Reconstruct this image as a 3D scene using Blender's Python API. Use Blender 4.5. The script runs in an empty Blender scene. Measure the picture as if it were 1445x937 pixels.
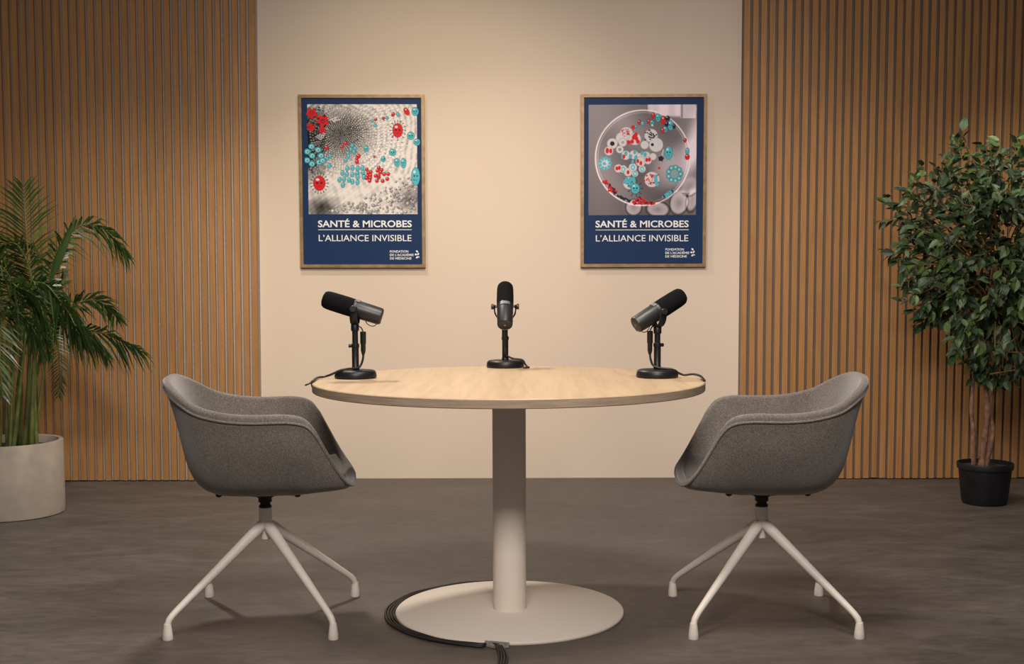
import bpy, bmesh, math, random
import numpy as np
from mathutils import Vector, Matrix, Quaternion

random.seed(7)
rng = np.random.default_rng(11)
sc = bpy.context.scene
COL = sc.collection
PI = math.pi

# ------------------------------------------------------------------ camera
CH, CP, CR, CF, CX, CY = 1.0672, 0.0820, -0.0029, 1726.7, 731.96, 533.26
cam_d = bpy.data.cameras.new('camera')
cam = bpy.data.objects.new('camera', cam_d); COL.objects.link(cam)
cam_d.sensor_width = 36.0
cam_d.lens = CF * 36.0 / 1445.0
cam_d.shift_x = -(CX - 722.5) / 1445.0
cam_d.shift_y = (CY - 468.5) / 1445.0
cam.location = (0, 0, CH)
base = Matrix.Rotation(PI / 2 - CP, 3, 'X')
roll = Matrix.Rotation(CR * 1.0, 3, 'Z')
cam.rotation_euler = (base @ roll).to_euler()
sc.camera = cam
cam_d.clip_end = 60


def at(px, py, y):
    """world point seen at photo pixel (px, py) on the upright plane at depth y"""
    a, b = px - CX, py - CY
    c, s = math.cos(CR), math.sin(CR)
    X, Y = c * a + s * b, -s * a + c * b
    u = -Y
    d = Vector((X, CF * math.cos(CP) + u * math.sin(CP), -CF * math.sin(CP) + u * math.cos(CP)))
    return Vector((0, 0, CH)) + d * (y / d.y)


def on(px, py, z):
    p = at(px, py, 1.0)
    d = p - Vector((0, 0, CH))
    return Vector((0, 0, CH)) + d * ((z - CH) / d.z)


# ------------------------------------------------------------------ materials
def new_mat(name):
    m = bpy.data.materials.new(name); m.use_nodes = True
    nt = m.node_tree
    b = nt.nodes['Principled BSDF']
    return m, nt, b


def ramp(nt, fac, stops):
    r = nt.nodes.new('ShaderNodeValToRGB')
    e = r.color_ramp.elements
    while len(e) < len(stops): e.new(0.5)
    for i, (p, c) in enumerate(stops):
        e[i].position = p; e[i].color = (c[0], c[1], c[2], 1)
    nt.links.new(fac, r.inputs[0])
    return r.outputs[0]


def noise(nt, scale, vec=None, detail=4, rough=0.5, dist=0.0):
    n = nt.nodes.new('ShaderNodeTexNoise')
    n.inputs['Scale'].default_value = scale
    n.inputs['Detail'].default_value = detail
    n.inputs['Roughness'].default_value = rough
    n.inputs['Distortion'].default_value = dist
    if vec is not None: nt.links.new(vec, n.inputs['Vector'])
    return n.outputs['Fac']


def coords(nt, scale=(1, 1, 1), kind='Object'):
    t = nt.nodes.new('ShaderNodeTexCoord'); mp = nt.nodes.new('ShaderNodeMapping')
    mp.inputs['Scale'].default_value = scale
    nt.links.new(t.outputs[kind], mp.inputs['Vector'])
    return mp.outputs[0]


def bump(nt, b, height, strength=0.2, dist=0.005):
    n = nt.nodes.new('ShaderNodeBump')
    n.inputs['Strength'].default_value = strength
    n.inputs['Distance'].default_value = dist
    nt.links.new(height, n.inputs['Height']); nt.links.new(n.outputs[0], b.inputs['Normal'])


def mixc(nt, fac, a, b, mode='MIX'):
    m = nt.nodes.new('ShaderNodeMix'); m.data_type = 'RGBA'; m.blend_type = mode
    for inp, v in ((m.inputs[0], fac), (m.inputs[6], a), (m.inputs[7], b)):
        if isinstance(v, (int, float)): inp.default_value = v
        elif isinstance(v, tuple): inp.default_value = (*v, 1)
        else: nt.links.new(v, inp)
    return m.outputs[2]


def plain(name, col, rough=0.5, metal=0.0, var=0.08, scale=30, spec=0.5, bmp=0.0):
    m, nt, b = new_mat(name)
    f = noise(nt, scale, coords(nt))
    lo = tuple(c * (1 - var) for c in col); hi = tuple(min(1, c * (1 + var)) for c in col)
    nt.links.new(ramp(nt, f, [(0.3, lo), (0.7, hi)]), b.inputs['Base Color'])
    b.inputs['Roughness'].default_value = rough; b.inputs['Metallic'].default_value = metal
    b.inputs['Specular IOR Level'].default_value = spec
    if bmp: bump(nt, b, f, bmp, 0.002)
    return m


M = {}
# cream studio wall
m, nt, b = new_mat('cream_wall_paint')
f = noise(nt, 1.1, coords(nt), 3); f2 = noise(nt, 220, coords(nt), 2)
nt.links.new(ramp(nt, f, [(0.25, (0.68, 0.558, 0.452)), (0.75, (0.72, 0.60, 0.492))]), b.inputs['Base Color'])
b.inputs['Roughness'].default_value = 0.85; bump(nt, b, f2, 0.05, 0.001)
M['wall'] = m
# oak slats
m, nt, b = new_mat('oiled_oak_slats')
g = nt.nodes.new('ShaderNodeNewGeometry')
n1 = noise(nt, 9, coords(nt, (9, 9, 0.5)), 6, 0.6, 0.4)
base_c = ramp(nt, n1, [(0.2, (0.285, 0.136, 0.043)), (0.5, (0.375, 0.186, 0.063)), (0.8, (0.455, 0.240, 0.088))])
rc = ramp(nt, g.outputs['Random Per Island'], [(0.0, (0.90, 0.90, 0.86)), (0.5, (0.98, 0.97, 0.96)), (1.0, (1.05, 1.03, 1.03))])
nt.links.new(mixc(nt, 1.0, base_c, rc, 'MULTIPLY'), b.inputs['Base Color'])
b.inputs['Roughness'].default_value = 0.6; bump(nt, b, n1, 0.15, 0.002)
M['oak'] = m
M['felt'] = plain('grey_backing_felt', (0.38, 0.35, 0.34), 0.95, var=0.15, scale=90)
M['shaded_felt'] = plain('shaded_backing_felt', (0.17, 0.15, 0.145), 0.95, var=0.15, scale=90)  # same felt, darkened in colour for the deep shade between the right slats
# concrete floor
m, nt, b = new_mat('brown_grey_concrete')
c1 = coords(nt, (0.8, 1.9, 1))
n1 = noise(nt, 3.0, c1, 9, 0.68, 0.8); n2 = noise(nt, 15, c1, 8, 0.75, 0.6); n3 = noise(nt, 0.6, coords(nt), 2)
a = ramp(nt, n1, [(0.30, (0.058, 0.050, 0.0455)), (0.5, (0.098, 0.085, 0.077)), (0.70, (0.158, 0.137, 0.124))])
a = mixc(nt, 0.45, a, ramp(nt, n2, [(0.34, (0.058, 0.050, 0.0455)), (0.66, (0.150, 0.131, 0.119))]))
a = mixc(nt, 1.0, a, ramp(nt, n3, [(0.3, (0.88, 0.86, 0.85)), (0.7, (1.08, 1.05, 1.02))]), 'MULTIPLY')
nt.links.new(a, b.inputs['Base Color'])
nt.links.new(ramp(nt, n1, [(0.3, (0.42,) * 3), (0.7, (0.62,) * 3)]), b.inputs['Roughness'])
b.inputs['Specular IOR Level'].default_value = 0.35
bump(nt, b, n2, 0.12, 0.003)
M['floor'] = m
# table top
m, nt, b = new_mat('pale_oak_laminate')
n1 = noise(nt, 5, coords(nt, (7, 0.55, 7)), 7, 0.6, 0.5); n2 = noise(nt, 2.0, coords(nt, (3, 0.5, 1)), 3)
a = ramp(nt, n1, [(0.25, (0.40, 0.285, 0.172)), (0.5, (0.48, 0.350, 0.220)), (0.8, (0.55, 0.410, 0.265))])
a = mixc(nt, 1.0, a, ramp(nt, n2, [(0.3, (0.90, 0.88, 0.86)), (0.7, (1.05, 1.04, 1.02))]), 'MULTIPLY')
nt.links.new(a, b.inputs['Base Color']); b.inputs['Roughness'].default_value = 0.42
M['laminate'] = m
m, nt, b = new_mat('shaded_oak_edge')  # tabletop edge, its shading painted in as a darker grey-brown oak
n1 = noise(nt, 6, coords(nt, (1.5, 1.5, 40)), 5, 0.6)
nt.links.new(ramp(nt, n1, [(0.3, (0.26, 0.195, 0.14)), (0.7, (0.40, 0.31, 0.225))]), b.inputs['Base Color'])
b.inputs['Roughness'].default_value = 0.6
M['edge'] = m
M['cream_metal'] = plain('cream_powder_coat', (0.80, 0.715, 0.63), 0.55, var=0.02, scale=300)
M['chair_leg'] = plain('pale_grey_powder_coat', (0.77, 0.71, 0.64), 0.45, var=0.03, scale=60)
M['black_metal'] = plain('black_metal', (0.006, 0.006, 0.007), 0.42, var=0.2, spec=0.35)
M['black_rubber'] = plain('black_rubber', (0.010, 0.010, 0.011), 0.6, var=0.2)
M['foam'] = plain('black_windscreen_foam', (0.006, 0.006, 0.007), 0.95, var=0.4, scale=900, bmp=0.6, spec=0.1)
M['mic_body'] = plain('dark_grey_enamel', (0.014, 0.0145, 0.017), 0.42, var=0.05, metal=0.0)
M['silver'] = plain('brushed_silver', (0.20, 0.20, 0.21), 0.5, 0.6)
M['olive'] = plain('dark_olive_cap', (0.028, 0.027, 0.02), 0.5)
# chair fabric
m, nt, b = new_mat('grey_wool_fabric')
n1 = noise(nt, 300, coords(nt), 4, 0.8); n2 = noise(nt, 9, coords(nt), 3)
a = ramp(nt, n1, [(0.36, (0.070, 0.060, 0.054)), (0.64, (0.225, 0.198, 0.178))])
a = mixc(nt, 1.0, a, ramp(nt, n2, [(0.3, (0.88,) * 3), (0.7, (1.1,) * 3)]), 'MULTIPLY')
nt.links.new(a, b.inputs['Base Color']); b.inputs['Roughness'].default_value = 0.95
b.inputs['Sheen Weight'].default_value = 0.35; b.inputs['Sheen Roughness'].default_value = 0.5
b.inputs['Specular IOR Level'].default_value = 0.15
bump(nt, b, n1, 0.35, 0.0015)
M['fabric'] = m
M['planter'] = plain('warm_greige_stoneware', (0.36, 0.31, 0.26), 0.75, var=0.1, scale=14, bmp=0.15)
M['black_plastic'] = plain('black_nursery_plastic', (0.008, 0.008, 0.010), 0.5, var=0.3, spec=0.3, scale=12)
M['soil'] = plain('dark_soil', (0.03, 0.02, 0.014), 0.95, var=0.6, scale=60, bmp=0.8)
# plants
def leaf_mat(name, cols, rough):
    m, nt, b = new_mat(name)
    g = nt.nodes.new('ShaderNodeNewGeometry')
    n = len(cols)
    c = ramp(nt, g.outputs['Random Per Island'], [(i / (n - 1), k) for i, k in enumerate(cols)])
    nt.links.new(c, b.inputs['Base Color']); b.inputs['Roughness'].default_value = rough
    b.inputs['Specular IOR Level'].default_value = 0.5
    b.inputs['Transmission Weight'].default_value = 0.0
    return m
M['palm'] = leaf_mat('palm_leaflet', [(0.014, 0.036, 0.008), (0.036, 0.074, 0.014), (0.020, 0.050, 0.010), (0.080, 0.13, 0.028)], 0.33)
M['palm_stem'] = plain('palm_cane', (0.085, 0.11, 0.022), 0.5, var=0.4, scale=18)
M['ficus'] = leaf_mat('ficus_leaf', [(0.012, 0.030, 0.010), (0.022, 0.052, 0.014), (0.045, 0.070, 0.038), (0.016, 0.040, 0.013), (0.085, 0.15, 0.030), (0.026, 0.052, 0.022), (0.12, 0.17, 0.08), (0.018, 0.042, 0.015)], 0.5)
M['bark'] = plain('reddish_bark', (0.17, 0.085, 0.055), 0.85, var=0.55, scale=40, bmp=0.8)
M['twig'] = plain('dry_twig', (0.24, 0.13, 0.055), 0.8, var=0.3)
# posters
m, nt, b = new_mat('brushed_brass_oak_frame')
n1 = noise(nt, 30, coords(nt, (1, 1, 1)), 4)
nt.links.new(ramp(nt, n1, [(0.3, (0.21, 0.125, 0.055)), (0.7, (0.34, 0.215, 0.10))]), b.inputs['Base Color'])
b.inputs['Roughness'].default_value = 0.42; b.inputs['Metallic'].default_value = 0.25
M['frame'] = m
NAVY = (0.012, 0.034, 0.100)
M['navy'] = plain('navy_print', NAVY, 0.5, var=0.0, scale=4, spec=0.12)
M['white_ink'] = plain('white_ink', (0.80, 0.80, 0.80), 0.5, var=0.01)
m, nt, b = new_mat('photo_print')
at_n = nt.nodes.new('ShaderNodeAttribute'); at_n.attribute_name = 'Col'
nt.links.new(at_n.outputs['Color'], b.inputs['Base Color']); b.inputs['Roughness'].default_value = 0.5; b.inputs['Specular IOR Level'].default_value = 0.12
M['photo'] = m
M['tape'] = plain('grey_tape', (0.30, 0.29, 0.28), 0.35, 0.3, var=0.3, scale=80, bmp=0.5)
M['cable'] = plain('black_cable_rubber', (0.014, 0.013, 0.013), 0.5, var=0.2)


# ------------------------------------------------------------------ mesh helpers
def put(name, me, parent=None, loc=None, rot=None):
    o = bpy.data.objects.new(name, me); COL.objects.link(o)
    if parent: o.parent = parent
    if loc is not None: o.location = loc
    if rot is not None: o.rotation_euler = rot
    return o


def mesh(name, V, F, mat, parent=None, smooth=False, mats=None, mi=None):
    me = bpy.data.meshes.new(name)
    me.from_pydata([tuple(v) for v in V], [], F)
    for mm in (mats or [mat]): me.materials.append(mm)
    if mi: me.polygons.foreach_set('material_index', mi)
    if smooth: me.polygons.foreach_set('use_smooth', [True] * len(me.polygons))
    me.update()
    return put(name, me, parent)


class MB:
    def __init__(s): s.V = []; s.F = []; s.MI = []
    def add(s, V, F, mi=0):
        n = len(s.V); s.V += [Vector(v) for v in V]
        s.F += [tuple(i + n for i in f) for f in F]; s.MI += [mi] * len(F)
        return s
    def box(s, x0, x1, y0, y1, z0, z1, mi=0):
        V = [(x, y, z) for x in (x0, x1) for y in (y0, y1) for z in (z0, z1)]
        F = [(0, 1, 3, 2), (4, 6, 7, 5), (0, 4, 5, 1), (2, 3, 7, 6), (0, 2, 6, 4), (1, 5, 7, 3)]
        return s.add(V, F, mi)
    def tube(s, pts, rad, n=12, caps=True, mi=0, flat=1.0, up=None):
        pts = [Vector(p) for p in pts]
        if not isinstance(rad, (list, tuple)): rad = [rad] * len(pts)
        T = []
        for i in range(len(pts)):
            a = pts[max(0, i - 1)]; b = pts[min(len(pts) - 1, i + 1)]
            T.append((b - a).normalized())
        ref = Vector(up) if up else (Vector((0, 0, 1)) if abs(T[0].z) < 0.9 else Vector((1, 0, 0)))
        N = (ref - T[0] * ref.dot(T[0])).normalized()
        V = []
        for i, p in enumerate(pts):
            N = (N - T[i] * N.dot(T[i])).normalized(); B = T[i].cross(N)
            for k in range(n):
                a = 2 * PI * k / n
                V.append(p + (N * math.cos(a) + B * math.sin(a) * flat) * rad[i])
        F = [(i * n + k, i * n + (k + 1) % n, (i + 1) * n + (k + 1) % n, (i + 1) * n + k) for i in range(len(pts) - 1) for k in range(n)]
        if caps:
            F.append(tuple(range(n - 1, -1, -1))); F.append(tuple((len(pts) - 1) * n + k for k in range(n)))
        return s.add(V, F, mi)
    def lathe(s, prof, n=48, M4=None, mi=0):
        V = []
        for r, z in prof:
            for k in range(n):
                a = 2 * PI * k / n
                V.append(Vector((r * math.cos(a), r * math.sin(a), z)))
        F = [(i * n + k, i * n + (k + 1) % n, (i + 1) * n + (k + 1) % n, (i + 1) * n + k) for i in range(len(prof) - 1) for k in range(n)]
        F.append(tuple(range(n - 1, -1, -1))); F.append(tuple((len(prof) - 1) * n + k for k in range(n)))
        if M4 is not None: V = [M4 @ v for v in V]
        return s.add(V, F, mi)
    def build(s, name, mat, parent=None, smooth=True, mats=None, angle=40):
        o = mesh(name, s.V, s.F, mat, parent, smooth, mats, s.MI if mats else None)
        if smooth and angle:
            o.data.set_sharp_from_angle(angle=math.radians(angle))
        return o


def spline(P, n=8, closed=False):
    P = [Vector(p) for p in P]; out = []
    N = len(P)
    segs = N if closed else N - 1
    for i in range(segs):
        if closed: a, b, c, d = P[(i - 1) % N], P[i], P[(i + 1) % N], P[(i + 2) % N]
        else: a, b, c, d = P[max(0, i - 1)], P[i], P[i + 1], P[min(N - 1, i + 2)]
        for k in range(n):
            t = k / n
            out.append(0.5 * ((2 * b) + (c - a) * t + (2 * a - 5 * b + 4 * c - d) * t * t + (3 * b - a - 3 * c + d) * t ** 3))
    if not closed: out.append(P[-1].copy())
    return out


def tag(o, label=None, cat=None, group=None, kind=None):
    if label: o['label'] = label
    if cat: o['category'] = cat
    if group: o['group'] = group
    if kind: o['kind'] = kind
    return o


def empty(name, loc=(0, 0, 0), rz=0):
    o = bpy.data.objects.new(name, None); COL.objects.link(o)
    o.location = loc; o.rotation_euler = (0, 0, rz); o.empty_display_size = 0.1
    return o


def copy_tree(o, parent=None):
    c = o.copy(); COL.objects.link(c); c.parent = parent
    for ch in [k for k in o.children]: copy_tree(ch, c)
    return c


# ------------------------------------------------------------------ setting
YW, YS = 6.464, 6.392
o = mesh('floor', [(-6, -2, 0), (6, -2, 0), (6, 6.6, 0), (-6, 6.6, 0)], [(0, 1, 2, 3)], M['floor']); tag(o, kind='structure')
xs_ = at(829, 450, YW).x
mb = MB().box(-5, xs_ - 0.0004, YW, YW + 0.1, 0, 3.4).box(xs_ + 0.0004, 5, YW, YW + 0.1, 0, 3.4).box(xs_ - 0.02, xs_ + 0.02, YW + 0.0008, YW + 0.05, 0, 3.4)
o = mb.build('wall_back', M['wall'], smooth=False); tag(o, kind='structure')


def slat_wall(name, x_in, sign, count, lean_in, felt):
    pitch, w, dep = 0.04345, 0.0295, 0.019
    ztop = 3.0
    def lean(x, z): return lean_in * (z - 0.44)
    x_out = x_in + sign * (count * pitch)
    a, b_ = sorted((x_in, x_out))
    bk = MB()
    V = []
    yb = YS + dep
    c = [(a, 0.004), (b_, 0.004), (b_, ztop), (a, ztop)]
    V = [(x + lean(x, z), yb, z) for x, z in c] + [(x + lean(x, z), YW - 0.001, z) for x, z in c]
    bk.add(V, [(0, 1, 2, 3), (5, 4, 7, 6), (1, 5, 6, 2), (4, 0, 3, 7), (3, 2, 6, 7), (4, 5, 1, 0)])
    root = bk.build(name, felt, smooth=False); tag(root, kind='structure')
    sl = MB()
    for i in range(count):
        x0 = x_in + sign * i * pitch
        x1 = x0 + sign * w
        if i < count: x0, x1 = sorted((x0, x1))
        j = [rng.normal(0, 0.0007) for _ in range(4)]
        dy = rng.normal(0, 0.0006); bv = 0.0012
        ring = lambda z, dj: [(x0 + dj[0] + lean(x0, z), yb, z), (x0 + dj[0] + lean(x0, z), YS + bv + dy, z), (x0 + bv + dj[0] + lean(x0, z), YS + dy, z),
                              (x1 - bv + dj[1] + lean(x1, z), YS + dy, z), (x1 + dj[1] + lean(x1, z), YS + bv + dy, z), (x1 + dj[1] + lean(x1, z), yb, z)]
        zb = 0.004 + abs(rng.normal(0, 0.002))
        V = ring(zb, j[:2]) + ring(ztop, j[2:])
        F = [(k, k + 1, k + 7, k + 6) for k in range(5)] + [(5, 4, 3, 2, 1, 0), (6, 7, 8, 9, 10, 11)]
        if sign: sl.add(V, F)
    sl.build('slats', M['oak'], root, smooth=False)
    return root


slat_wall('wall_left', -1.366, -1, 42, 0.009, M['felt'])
slat_wall('wall_right', 1.163, 1, 38, -0.001, M['shaded_felt'])

# ------------------------------------------------------------------ table
TX, TY, TR, TZ = -0.031, 3.845, 0.613, 0.745
tb = empty('round_table', (TX, TY, 0))
tag(tb, 'round pedestal table with pale oak top standing between the two grey armchairs', 'table')
n = 128
prof_top = [(TR - 0.0015, TZ), (TR, TZ - 0.0015)]
mb = MB()
V = [(0, 0, TZ)]
mb.lathe([(0.001, TZ - 0.027), (TR - 0.002, TZ - 0.027), (TR, TZ - 0.025), (TR, TZ - 0.0025)], n, mi=1)
mb.lathe([(TR, TZ - 0.0025), (TR - 0.002, TZ), (0.001, TZ)], n, mi=0)
top = mb.build('tabletop', None, tb, mats=[M['laminate'], M['edge']], angle=30)
mb = MB().lathe([(0.053, 0.012), (0.053, TZ - 0.027)], 64)
mb.build('column', M['cream_metal'], tb)
mb = MB().lathe([(0.001, 0.0), (0.3625, 0.0), (0.364, 0.002), (0.364, 0.007), (0.361, 0.0105), (0.001, 0.0125)], 128)
mb.build('base_plate', M['cream_metal'], tb, angle=50)
mb = MB().lathe([(0.12, TZ - 0.033), (0.12, TZ - 0.027)], 40)
mb.build('mounting_plate', M['cream_metal'], tb)


# ------------------------------------------------------------------ chairs
def bez(a, b, c, d, t):
    return a * (1 - t) ** 3 + b * 3 * t * (1 - t) ** 2 + c * 3 * t * t * (1 - t) + d * t ** 3


HALF = [(-0.283, 0, 0.764), (-0.278, 0.09, 0.762), (-0.257, 0.165, 0.748), (-0.220, 0.222, 0.722), (-0.172, 0.253, 0.693),
        (-0.100, 0.270, 0.674), (-0.02, 0.278, 0.667), (0.08, 0.280, 0.667), (0.132, 0.276, 0.655), (0.160, 0.271, 0.624), (0.180, 0.266, 0.587),
        (0.201, 0.260, 0.546), (0.223, 0.249, 0.505), (0.244, 0.226, 0.472), (0.259, 0.18, 0.455), (0.266, 0.09, 0.449), (0.267, 0, 0.449)]


def make_chair(name):
    root = empty(name)
    loop = HALF + [(x, -y, z) for x, y, z in HALF[-2:0:-1]]
    R = spline(loop, 6, closed=True)
    N = len(R)
    zb = 0.405
    C = Vector((-0.02, 0, zb)); S = Vector((0.02, 0, 0.462))
    th = 0.0135
    rows_by = []
    seam = []
    for i, r in enumerate(R):
        tng = (R[(i + 1) % N] - R[i - 1]).normalized()
        out = Vector((r.x + 0.03, r.y, 0)); 
        nh = Vector((tng.y, -tng.x, 0))
        if nh.length < 0.35 or nh.dot(out) < 0: nh = out
        nh = (nh.normalized() * 0.7 + out.normalized() * 0.3).normalized()
        h = r.z - zb
        front = max(0, min(1, (r.x - 0.18) / 0.08))
        thk = th * (1 + 0.1 * front)
        Ro = r + nh * thk * 0.9 - Vector((0, 0, thk * 0.6)); Ri = r - nh * thk - Vector((0, 0, thk * 0.6))
        hn = Vector((r.x, r.y, 0))
        back = max(0, -r.x / 0.279)
        hh = Ro.z - zb
        # outer wall
        flare = 0.90 - 0.30 * back ** 1.5
        b1 = Vector((Ro.x * (0.92 - 0.19 * back), Ro.y * 0.97, Ro.z - 0.55 * hh))
        b2 = Vector((Ro.x * (0.92 - 0.02 * back), Ro.y * 0.90, zb + 0.030 * front))
        outer = [bez(Ro, b1, b2, C + (Vector((Ro.x, Ro.y, 0)) - Vector((C.x, C.y, 0))) * 0.30 + Vector((0, 0, 0.0)), t / 13) for t in range(14)]
        base_in = C + (outer[-1] - C) * 0.5
        outer += [base_in]
        # inner wall
        hi = Ri.z - S.z
        if hi > 0.02:
            c1 = Vector((Ri.x * (0.95 - 0.10 * back), Ri.y * 0.97, Ri.z - 0.55 * hi))
            c2 = Vector((Ri.x * 0.80, Ri.y * 0.86, S.z - 0.005))
        else:
            c1 = Vector((Ri.x * 0.9, Ri.y * 0.9, Ri.z + 0.012)); c2 = Vector((Ri.x * 0.6, Ri.y * 0.6, S.z + 0.008))
        e = S + (Vector((Ri.x, Ri.y, S.z)) - S) * 0.25
        inner = [bez(Ri, c1, c2, e, t / 13) for t in range(14)] + [S + (e - S) * 0.5]
        # rounded rim between
        rim = []
        for k in range(1, 8):
            a = PI * k / 8
            mid = (Ro + Ri) / 2
            rim.append(mid + (Ro - mid) * math.cos(a) + Vector((0, 0, 1)) * thk * 1.0 * math.sin(a))
        rows_by.append(outer[::-1] + rim + inner)
        q = outer[1]
        nn = (Ro - Ri).normalized()
        seam.append(outer[0].lerp(outer[1], 0.35) + nn * 0.0015)
    K = len(rows_by[0])
    V = [p for row in rows_by for p in row]
    F = [(i * K + k, ((i + 1) % N) * K + k, ((i + 1) % N) * K + k + 1, i * K + k + 1) for i in range(N) for k in range(K - 1)]
    V.append(C); V.append(S)
    for i in range(N):
        j = (i + 1) % N
        F.append((len(V) - 2, j * K, i * K)); F.append((len(V) - 1, i * K + K - 1, j * K + K - 1))
    sh = mesh('seat_shell', V, F, M['fabric'], root, True)
    MB().tube(seam + [seam[0]], 0.0040, 8, caps=False).build('piping', M['fabric'], root, angle=0)
    # thin vertical seams inside the shell, where back and arms are sewn together
    for s in (-1, 1):
        idx = min(range(N), key=lambda i: (R[i] - Vector((-0.100, 0.270 * s, 0.674))).length)
        row = rows_by[idx][14 + 8:14 + 8 + 12]
        cpt = Vector((0, 0, 0.6))
        MB().tube([p + (cpt - p).normalized() * 0.0005 for p in row], 0.0016, 6).build('seam', M['fabric'], root, angle=0)
    # hardware
    MB().lathe([(0.040, 0.390), (0.075, 0.396), (0.090, 0.408)], 24).build('swivel_plate', M['black_metal'], root)
    MB().lathe([(0.020, 0.350), (0.020, 0.357), (0.016, 0.359), (0.016, 0.366), (0.021, 0.368), (0.021, 0.380), (0.027, 0.384), (0.027, 0.396)], 24).build('swivel_stem', M['black_metal'], root)
    for bx, by in ((-0.12, 0.1), (-0.12, -0.1), (0.12, 0.1), (0.12, -0.1)):
        MB().lathe([(0.004, 0.388), (0.010, 0.392), (0.010, 0.410)], 10, Matrix.Translation((bx, by, 0.012))).build('screw_cap', M['black_plastic'], root)
    hub = MB().lathe([(0.011, 0.249), (0.0150, 0.251), (0.0160, 0.270), (0.0205, 0.288), (0.0200, 0.350), (0.018, 0.352)], 24).build('hub', M['chair_leg'], root)
    for ax, ay in ((1, 1), (1, -1), (-1, 1), (-1, -1)):
        d = Vector((ax, ay, 0)).normalized(); L = 0.347
        P = [d * 0.004 + Vector((0, 0, 0.300)), d * 0.03 + Vector((0, 0, 0.284)), d * (L - 0.035) + Vector((0, 0, 0.083)),
             d * (L - 0.018) + Vector((0, 0, 0.070)), d * (L - 0.006) + Vector((0, 0, 0.058)), d * L + Vector((0, 0, 0.042))]
        pts = [P[0]] + [P[1].lerp(P[2], t / 6) for t in range(7)] + P[3:]
        rad = [0.017, 0.0175] + [0.0175 - 0.0073 * t / 6 for t in range(1, 7)] + [0.0100, 0.0098, 0.0096]
        leg = MB().tube(pts, rad, 16).build('leg', M['chair_leg'], root, angle=60)
        MB().lathe([(0.0150, 0.0), (0.0157, 0.003), (0.0145, 0.018), (0.0108, 0.045), (0.0100, 0.048)], 20, Matrix.Translation(d * L)).build('foot_glide', M['chair_leg'], leg)
    return root


ch = make_chair('armchair')
ch2 = copy_tree(ch)
ch.location = (-0.797, 3.797, 0); ch.rotation_euler = (0, 0, 0)
ch2.location = (0.760, 3.79, 0); ch2.rotation_euler = (0, 0, PI)
for c_, yaw, dx in ((ch, math.radians(8), 0.0), (ch2, math.radians(-4.5), -0.014)):      # both shells are swivelled a little on their stems
    for part in c_.children:
        if part.name.split('.')[0] in ('seat_shell', 'piping', 'seam'):
            part.rotation_euler = (0, 0, yaw); part.location.x = dx
tag(ch, 'grey fabric tub armchair on four pale splayed legs, beside the palm end of the table', 'chair', 'tub armchairs at the round table')
tag(ch2, 'grey fabric tub armchair on four pale splayed legs, on the ficus side of the table', 'chair', 'tub armchairs at the round table')


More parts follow.
